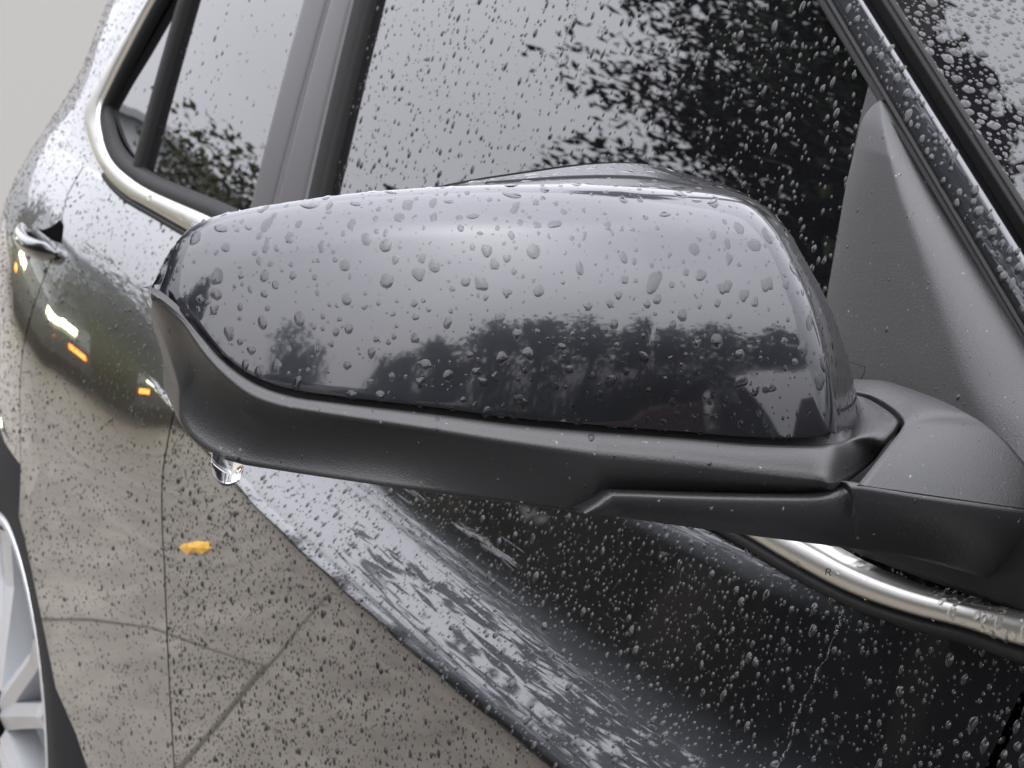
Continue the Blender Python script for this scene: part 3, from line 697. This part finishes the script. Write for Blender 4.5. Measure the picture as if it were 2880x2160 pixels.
arm = am.build('mirror_arm', PLASTIC, None); arm.parent = side_mirror; arm.matrix_parent_inverse = Matrix.Translation(-Vector((-.66, -.12, 1.1)))
# dark rubber gasket between arm and belt trim, filling the corner under the sail
gk = []
for x in np.linspace(-.94, -.50, 50):
    gk.append([(x, skin_y(x, zb(x)+.011)+.001, zb(x)+.011), (x, Gy(x, zb(x)+.016)-.007, zb(x)+.016), (x, Gy(x, zb(x)+.03)-.012, zb(x)+.03), (x, Gy(x, zb(x)+.062)-.012, zb(x)+.062), (x, Gy(x, zb(x)+.064)+.006, zb(x)+.064)])
V, Fc = grid(gk); cpart('window_seal', V, Fc, RUBBER)

# ---- door handle
hx0, hx1 = onbody(75, 690)[0], onbody(172, 690)[0]
H3 = [onbody(u, v) for u, v in ((72, 642), (100, 668), (130, 694), (168, 716))]
hb = MB()
pts = crom([p+np.array([0, -.014 if 0 < i < 3 else -.003, 0]) for i, p in enumerate(H3)], 16)
ringsH = []
for i, p in enumerate(pts):
    e = min(1, min(i, 15-i)/2.5+.25)
    ringsH.append([p+np.array([0, math.cos(a)*.006*e, math.sin(a)*.0085*e]) for a in np.linspace(0, 2*math.pi, 15)])
hb.grid(ringsH); handle = hb.build('door_handle', PAINT); handle.parent = rear_door
hc3 = [onbody(u, v) for u, v in ((106, 640), (125, 646), (150, 636), (172, 618), (178, 632), (172, 682), (150, 676), (122, 656))]
o = MB().poly([p+np.array([0, -.0012, 0]) for p in hc3]).build('recess_shade', DARK, None, False, False); o.parent = rear_door  # flat black patch on the skin, the recess's shade put into its colour

# ---- inner body so that nothing shows through the gaps
inn = []
for h in np.linspace(.004, .72, 40):
    z0 = 1.01-h
    inn.append([(x, body_y(x, zb(x)-h)+.014, zb(x)-h) for x in np.linspace(max(-2.6, xR(z0)) if z0 < ZTOP else -2.6, .5, 80)])
V, Fc = grid(inn); cpart('inner_panel', V, Fc, DARK)
# sill under the doors
sl_ = []
for x in np.linspace(-1.78, .2, 30):
    r = [(x, -.050+.3*max(0, x+.75)**2, .40), (x, -.066+.3*max(0, x+.75)**2, .37), (x, -.064+.3*max(0, x+.75)**2, .29), (x, .02, .23)]
    sl_.append(r)
V, Fc = grid(sl_); cpart('sill', V, Fc, PLASTIC)
# ---- rear wheel
WX, WZ, WY = -2.29, .43, -.020
wheel = part(empty('wheel', (WX, WY, WZ)))
def ring(prof, n=72):
    return [[(r*math.cos(a), y, r*math.sin(a)) for r, y in prof] for a in np.linspace(0, 2*math.pi, n+1)]
ty = MB().grid(ring([(.209, .012), (.214, .002), (.226, -.004), (.27, -.005), (.305, .004), (.322, .02), (.326, .05), (.326, .19)])).build('tyre', TYRE); ty.parent = wheel
rm = MB().grid(ring([(.214, .004), (.211, -.001), (.207, -.002), (.203, .000), (.197, .010), (.19, .03), (.18, .16), (.02, .17)]))
for k in range(5):
    for sgn in (-1, 1):
        a = k*2*math.pi/5+math.pi/2+.2+sgn*.20
        d = np.array([math.cos(a), 0, math.sin(a)]); tq = np.array([-math.sin(a), 0, math.cos(a)])
        sp = []
        for r, wv, y in ((.03, .030, -.004), (.08, .026, .002), (.14, .024, .010), (.188, .034, .006), (.200, .04, .004)):
            c0 = d*r+np.array([0, y, 0]); sp.append([c0-tq*wv*.5+np.array([0, .03, 0]), c0-tq*wv*.5, c0+np.array([0, -.006, 0]), c0+tq*wv*.5, c0+tq*wv*.5+np.array([0, .03, 0])])
        rm.grid(sp)
ri = rm.build('rim', ALLOY, None, False); ri.parent = wheel
hub = MB().grid(ring([(0.001, -.012), (.03, -.012), (.034, -.004), (.034, .02)], 30)).build('hub_cap', DARK); hub.parent = wheel
liner = MB().grid([[(WX+r*math.cos(a), y, WZ+.02+r*math.sin(a)) for r, y in ((.375, -.005), (.37, .02), (.37, .3))] for a in np.linspace(-.3, math.pi+.3, 40)]).build('wheel_arch_liner', DARK); part(liner)
back_ = MB().poly([(WX-.6, .16, .1), (WX+.6, .16, .1), (WX+.6, .16, .9), (WX-.6, .16, .9)]).build('wheel_arch_liner', DARK); part(back_)
# ---- bonnet, roof and far side so that the car is whole for its own reflections
bon = [[(x, .02+.35*min(.4, max(0, x+.75))**2+.28*max(0, x+.35)+yy*(1-.0), zb(x)+.004+.06*math.sin(math.pi*yy/1.9)*.9-.10*max(0, x-.0)**2) for yy in np.linspace(0, 1.75-.5*max(0, x+.4), 20)] for x in np.linspace(-.45, .75, 30)]
V, Fc = grid(bon); cpart('bonnet', V, Fc, PAINT)
rf = [[(x, Gy(-1.3, 1.44)+yy, 1.45+.06*math.sin(math.pi*yy/1.4)) for yy in np.linspace(0, 1.4, 16)] for x in np.linspace(-2.3, -1.2, 20)]
V, Fc = grid(rf); cpart('roof', V, Fc, PAINT)
V, Fc = grid([[(x, 1.75, z) for z in (.3, .9, 1.45)] for x in (-2.8, -.7)]); cpart('far_side', V, Fc, PAINT)
V, Fc = grid([[(-2.62, y, z) for z in (.3, .7, .98)] for y in (.2, 1.7)]); cpart('tailgate', V, Fc, PAINT)

# ================================================================== WATER
bpy.context.view_layer.update()
DG = bpy.context.evaluated_depsgraph_get()
def surf_samples(objs, n, keep=None):
    """n random points, smooth normals, on the camera-facing part of the given part meshes"""
    Ts, Ns = [], []
    for o in objs:
        me = o.data; M = np.array(o.matrix_world); me.calc_loop_triangles()
        V = np.array([v.co for v in me.vertices])@M[:3, :3].T+M[:3, 3]
        Nn = np.array([v.normal for v in me.vertices])@M[:3, :3].T
        T = np.array([t.vertices for t in me.loop_triangles])
        Ts.append(V[T]); Ns.append(Nn[T])
    T = np.concatenate(Ts); Nn = np.concatenate(Ns)
    c = T.mean(1); pr = project(c)
    ok = (pr[:, 0] > -120) & (pr[:, 0] < 3000) & (pr[:, 1] > -120) & (pr[:, 1] < 2280)
    if keep is not None: ok &= keep(c, pr)
    T, Nn = T[ok], Nn[ok]
    ar = np.linalg.norm(np.cross(T[:, 1]-T[:, 0], T[:, 2]-T[:, 0]), axis=1)/2
    k = rng.choice(len(T), n, p=ar/ar.sum()); a = rng.random((n, 2)); f = a.sum(1) > 1; a[f] = 1-a[f]
    b = np.c_[1-a.sum(1), a]
    P = (T[k]*b[:, :, None]).sum(1); N_ = (Nn[k]*b[:, :, None]).sum(1)
    gN = np.cross(T[k][:, 1]-T[k][:, 0], T[k][:, 2]-T[k][:, 0]); gN /= np.linalg.norm(gN, axis=1)[:, None]+1e-12
    gN[((gN*(CAM-P)).sum(1)) < 0] *= -1
    N_[((N_*gN).sum(1)) < 0] *= -1
    N_ /= np.linalg.norm(N_, axis=1)[:, None]+1e-9
    return P, N_
def thin(P, R, gap=1.15):
    """drop the smaller of any two that overlap"""
    o = np.argsort(-R); kd2 = KDTree(len(P)); keep = np.zeros(len(P), bool)
    for i in o: kd2.insert(P[i], int(i))
    kd2.balance(); rm = R.max()
    for i in o:
        good = True
        for co_, j, d in kd2.find_range(P[i], (R[i]+rm)*gap):
            if j != i and keep[j] and d < (R[i]+R[j])*gap: good = False; break
        keep[i] = good
    return np.nonzero(keep)[0]
def dome(P, Nn, Rr, el, hr, irr, seg, rings, sag=0.15):
    """n water drops as spherical-cap domes with uneven outlines, long axis down the slope"""
    n = len(P); g = np.array([0, 0, -1.0]); T = g-Nn*(Nn@g)[:, None]; l = np.linalg.norm(T, axis=1)[:, None]
    T = np.where(l > .05, T/np.maximum(l, 1e-6), np.cross(Nn, [0, 1., 0])); T += .18*rng.normal(size=T.shape); T -= Nn*(T*Nn).sum(1)[:, None]; T /= np.linalg.norm(T, axis=1)[:, None]
    B = np.cross(Nn, T); th = np.linspace(0, 2*math.pi, seg, endpoint=False)
    out = np.ones((n, seg))
    for k in (2, 3, 4, 5): out += irr[:, None]*rng.normal(size=(n, 1))/k*1.4*np.cos(k*th+rng.uniform(0, 6.28, (n, 1)))
    out = np.clip(out, .5, 1.6)
    Vs = []
    for q in list(np.cos(np.linspace(0, math.pi/2, rings+1))[:-1]):
        zc = hr*Rr; Rs = (Rr**2+zc**2)/(2*zc); r = q*Rr
        h = np.sqrt(np.maximum(Rs**2-r**2, 0))-(Rs-zc)-.00006-.04*zc
        x = (np.cos(th)*out*q*Rr[:, None])*el[:, None]; x = x*(1-.18*np.sign(x)*0)+sag*(h+.00006)[:, None]*np.ones(seg)
        y = np.sin(th)*out*q*Rr[:, None]*(1-.12*np.cos(th)*(el[:, None]-1))
        Vs.append(P[:, None]+T[:, None]*x[..., None]+B[:, None]*y[..., None]+Nn[:, None]*h[:, None, None])
    zc = hr*Rr; top = P+Nn*(zc-.00006)[:, None]+T*(sag*zc)[:, None]
    V = np.concatenate([np.stack(Vs, 1).reshape(n, rings*seg, 3), top[:, None]], 1)
    F = []
    for i in range(rings-1):
        for j in range(seg): F.append((i*seg+j, i*seg+(j+1) % seg, (i+1)*seg+(j+1) % seg, (i+1)*seg+j))
    for j in range(seg): F.append(((rings-1)*seg+j, (rings-1)*seg+(j+1) % seg, rings*seg, rings*seg))
    return V, F
def tri_fix(F): return [f[:3] if f[2] == f[3] else f for f in F]
def visible(P):
    out = np.zeros(len(P), bool)
    for i, p in enumerate(P):
        d = Vector(p)-Vector(CAM); l = d.length; ok, loc, *_r = SC.ray_cast(DG, Vector(CAM), d.normalized())
        out[i] = (not ok) or (loc-Vector(CAM)).length > l-.004
    return out
SETS = []
def rain(key, label, group, objs, n, rmed, rsig, rmax, el, hr, irr, keep=None, rmin=.00025, extra=None):
    P, Nn = surf_samples(objs, n, keep)
    Rr = np.clip(rmed*np.exp(rsig*rng.normal(size=n)), rmin, rmax)
    if key == 'pillar':
        q = (Nn@nb) > .93; P, Nn, Rr = P[q], Nn[q], Rr[q]; n = len(P)
    elx = [0]*n
    for (u, v, wpx) in (extra or []):
        d = Vector(ray(u, v)).normalized(); ok, loc, nn, _i, ob, _m = SC.ray_cast(DG, Vector(CAM), d)
        if ok and ob.name.startswith('mirror_cap'):
            nn = nn if nn.dot(d) < 0 else -nn
            P = np.vstack([P, loc]); Nn = np.vstack([Nn, nn]); Rr = np.r_[Rr, (.36 if v < 660 else .48)*wpx/F_PX*(loc-Vector(CAM)).length]; elx.append(.48 if v < 660 else 1.08)
    k = thin(P, Rr); P, Nn, Rr = P[k], Nn[k], Rr[k]; elx = np.array(elx)[k]
    n = len(P); SETS.append(dict(key=key, label=label, group=group, P=P, N=Nn, R=Rr,
        el=np.where(elx > 0, elx, 1+np.abs(rng.normal(size=n))*el), hr=np.clip(hr*(1+.2*rng.normal(size=n)), .12, .9), irr=np.where(elx > 0, .05, irr*(.4+rng.random(n)))))
inpx = lambda a, b, c, d: (lambda P, q: (q[:, 0] > a) & (q[:, 0] < c) & (q[:, 1] > b) & (q[:, 1] < d))
BIG = [(870, 577, 80), (1440, 547, 84), (1330, 607, 56), (1560, 630, 66), (1262, 566, 50), (622, 642, 72), (1870, 602, 56), (1960, 564, 56), (970, 745, 38), (1157, 748, 42), (1222, 748, 40), (1500, 706, 46), (975, 842, 36),
       (2015, 960, 46), (2175, 920, 30), (2170, 800, 34), (1310, 790, 34), (1515, 818, 38), (2260, 1005, 28), (1600, 1040, 30), (1665, 1060, 32), (1085, 690, 40), (700, 640, 44), (1030, 672, 36), (815, 668, 34), (1700, 600, 30), (1952, 700, 40), (1100, 540, 60), (1000, 572, 56), (2105, 660, 30), (1350, 655, 34), (900, 640, 38)]
rain('cap', 'clear raindrop on the glossy charcoal mirror cap', 'large raindrops on the mirror cap', [cap], 2500, .00080, .50, .0024, .25, .14, .16, extra=BIG)
rain('cap', None, None, [cap], 4200, .00036, .35, .0007, .2, .16, .14)
rain('window', 'raindrop on the dark front side window', 'raindrops on the front side window', [front_glass], 4600, .00088, .42, .0022, .38, .42, .12)
rain('pillar', 'raindrop on the painted windscreen pillar', 'raindrops on the windscreen pillar', [apil], 900, .0010, .5, .0024, .25, .5, .10)
rain('screen', 'raindrop on the windscreen glass', 'raindrops on the windscreen', [screen], 1900, .0009, .5, .0028, .35, .46, .12)
rain('door', 'raindrop on the dark front door panel', 'raindrops on the front door', [front_door], 17000, .00062, .50, .0023, .22, .50, .10)
rain('rear', None, None, [rear_door, quarter, dpil], 11000, .00078, .38, .0022, .2, .45, .10)
rain('rearglass', None, None, [rear_glass], 300, .0008, .4, .0017, .4, .42, .10)
rain('trim', 'raindrop on the pale window trim', 'raindrops on the window trim', [trim], 260, .0010, .6, .0026, .2, .5, .10)
rain('trimfront', None, None, [trim], 200, .0014, .45, .0026, .15, .55, .08, keep=lambda c, q: q[:, 0] > 2640)
rain('plastic', None, None, [housing, arm, sail], 420, .00045, .4, .0012, .2, .4, .1)
rain('fender', None, None, [fender], 500, .0010, .5, .0024, .25, .5, .10)
# the 300 drops that show largest stand alone, the rest of each surface is one mass
allr = []
for si, S in enumerate(SETS):
    pr = project(S['P']); cosi = np.abs((S['N']*(CAM-S['P'])).sum(1))/np.linalg.norm(CAM-S['P'], axis=1)
    px = S['R']/pr[:, 2]*np.sqrt(S['el'])*np.sqrt(np.maximum(cosi, .02)); inf = (pr[:, 0] > 6) & (pr[:, 0] < 2874) & (pr[:, 1] > 6) & (pr[:, 1] < 2154)
    if S['label'] is None: inf &= False
    S['solo'] = np.zeros(len(px), bool)
    for i in np.nonzero(inf)[0]: allr.append((px[i], si, i))
allr.sort(reverse=True); cnt = 0
for a in range(0, min(len(allr), 1600)):
    if cnt >= 300: break
    _, si, i = allr[a]; S = SETS[si]
    if visible(S['P'][i:i+1])[0]: S['solo'][i] = True; cnt += 1
MASS = {'cap': 'fine raindrops spread over the charcoal mirror cap', 'window': 'small raindrops spread over the front side window', 'pillar': 'small raindrops on the painted windscreen pillar', 'screen': 'small raindrops on the windscreen',
        'door': 'small raindrops covering the front door', 'rear': 'small raindrops covering the rear door and rear quarter', 'rearglass': 'few small raindrops on the rear side window', 'trim': 'small raindrops on the window trim', 'trimfront': 'clear beads along the front end of the window trim', 'plastic': 'few fine raindrops on the black plastic mirror housing and arm', 'fender': 'small raindrops on the front wing'}
mass = {}
for S in SETS:
    so_ = S['solo']
    if so_.any():
        idx = np.nonzero(so_)[0]; V, F = dome(S['P'][idx], S['N'][idx], S['R'][idx], S['el'][idx], S['hr'][idx], S['irr'][idx], 20, 7, 1.7 if S['key'] == 'cap' else .15); F = tri_fix(F)
        seen = {}
        order = sorted(range(len(idx)), key=lambda q: -S['R'][idx[q]])
        for q in order:
            i = idx[q]
            pq = project(S['P'][i])[0]; lab, grp = S['label'], S['group']
            if S['key'] == 'cap':
                zx = 'outer tip' if pq[0] < 760 else 'inner end' if pq[0] > 1900 else 'middle'
                zy = 'crest' if pq[1] < 650 else 'lower edge' if pq[1] > 960 else 'face'
                zone = {'face': 'on the face of the mirror cap, %s' % ('at its '+zx if zx != 'middle' else 'halfway along'), 'crest': 'on the crest of the mirror cap, %s' % ('at its '+zx if zx != 'middle' else 'halfway along'), 'lower edge': 'near the lower edge of the mirror cap, %s' % ('at its '+zx if zx != 'middle' else 'halfway along')}[zy]
                k = seen.get(zone, 0); seen[zone] = k+1
                lab = ('largest' if k == 0 else 'second largest' if k == 1 else 'third largest' if k == 2 else 'smaller')+' raindrop '+zone; grp = 'raindrops '+zone
            S['lab'] = lab; S['grp'] = grp
            o = mesh_obj('raindrop', V[q]-S['P'][i], F, BEADC if S['key'] == 'cap' else WATER if S['key'] == 'trim' else BEAD); o.location = S['P'][i]; tag(o, S['lab'], 'raindrop', S['grp'])
    idx = np.nonzero(~so_)[0]
    for lo_, hi_, sg_, rg_ in ((0, .0009, 9, 3), (.0009, 1, 12, 4)):
        ii = idx[(S['R'][idx] >= lo_) & (S['R'][idx] < hi_)]
        if not len(ii): continue
        V, F = dome(S['P'][ii], S['N'][ii], S['R'][ii], S['el'][ii], S['hr'][ii], S['irr'][ii], sg_, rg_, 1.5 if S['key'] == 'cap' else .15)
        mass.setdefault(S['key'], []).append((V, tri_fix(F)))
for key, parts_ in mass.items():
    Va, Fa, b = [], [], 0
    for V, F in parts_:
        n, m = V.shape[:2]; Va.append(V.reshape(-1, 3))
        for i in range(n): Fa += [tuple(v+b+i*m for v in f) for f in F]
        b += n*m
    o = mesh_obj('raindrops', np.concatenate(Va), Fa, BEADC if key == 'cap' else WATER if key in ('trim', 'trimfront') else BEAD); tag(o, MASS[key], 'raindrops', None, 'stuff')
# one drop hanging from the tip of the housing
hp = lift(640, 1300, lambda x, y, z: x-(Xp(y)-.020))
hd = MB(); rr2 = []
for t in np.linspace(0, 1, 14):
    zz = .004-.0125*t; rad = .0057*math.sqrt(max(0, 1-max(0, (t-.28)/.72)**2))*(1.0 if t > .28 else .90+.36*t)
    rr2.append([hp+np.array([rad*math.cos(a), rad*math.sin(a), zz]) for a in np.linspace(0, 2*math.pi, 21)])
hd.grid(rr2); o = hd.build('hanging_drop', WATER); tag(o, 'single clear water drop hanging from the tip of the mirror housing', 'water drop')
# run of water down the glass and down the door
def trickle(pxs, F, rad, name, label, jit=0.0):
    P = crom([lift(u, v, F) for u, v in pxs], 70); P = P+rng.normal(size=P.shape)*jit
    o = MB().tube(P, rad*(.7+.6*rng.random(len(P))), 6).build(name, WATER); tag(o, label, 'water trickle')
trickle([(1625, -20), (1612, 40), (1590, 110), (1572, 160), (1562, 190)], lambda x, y, z: y-(Gy(x, z)+.006), .00028, 'water_trickle', 'thin run of water down the upper front side window')
trickle([(2372, 1712), (2362, 1760), (2338, 1810), (2325, 1850), (2300, 1885), (2290, 1920), (2262, 1965), (2240, 2020), (2222, 2090), (2190, 2150), (2170, 2190)], lambda x, y, z: y-body_y(x, z), .00035, 'water_trickle', 'thin jagged run of water down the dark front door below the trim', .00025)
# fallen leaf stuck to the door
YL = mat('yellow_leaf', (.36, .20, .02), .5); col_noise(YL, [(.35, (.26, .10, .02)), (.55, (.38, .22, .02))], 160, 3)
lp = [onbody(u, v) for u, v in ((504, 1540), (518, 1529), (536, 1526), (556, 1521), (574, 1524), (585, 1522), (589, 1534), (598, 1543), (582, 1550), (572, 1559), (548, 1554), (528, 1560), (516, 1551))]
cN = np.array([0, -1, .02]); lm = MB(); c = sum(lp)/len(lp)
for i in range(len(lp)): j = (i+1) % len(lp); lm.poly([lp[i]+cN*.0006, lp[j]+cN*.0006, c+cN*.0026])
for i in range(len(lp)): j = (i+1) % len(lp); lm.poly([lp[j]-cN*.0002, lp[i]-cN*.0002, lp[i]+cN*.0006, lp[j]+cN*.0006])
tag(lm.build('fallen_leaf', YL, None, False, True), 'small yellow leaf stuck to the wet rear edge of the front door', 'leaf')
# stray hair between the cap and the sail panel
hF = lambda x, y, z: y-(Gy(x, max(z, zb(x)))-.022)
hh_ = [lift(u, v, hF) for u, v in ((2360, 1013), (2400, 1021), (2433, 1031), (2430, 1050), (2418, 1070), (2404, 1083))]
tag(MB().tube(hh_, .00022, 6).build('stray_hair', RUBBER), 'fine dark bristle bent beside the inner edge of the mirror cap', 'hair')
# letter on the trim
tF = lambda x, y, z: y-(-.0103)
def stroke(pts):
    return [lift(u, v, tF) for u, v in pts]
lb = MB()
for st_ in ([(2322, 1617), (2324, 1600)], [(2324, 1600), (2334, 1600), (2337, 1605), (2333, 1609), (2323, 1609)], [(2330, 1609), (2336, 1619)]): lb.tube(stroke(st_), .00022, 6)
o = lb.build('letter_mark', RUBBER); o.parent = trim; o.matrix_parent_inverse = trim.matrix_world.inverted()
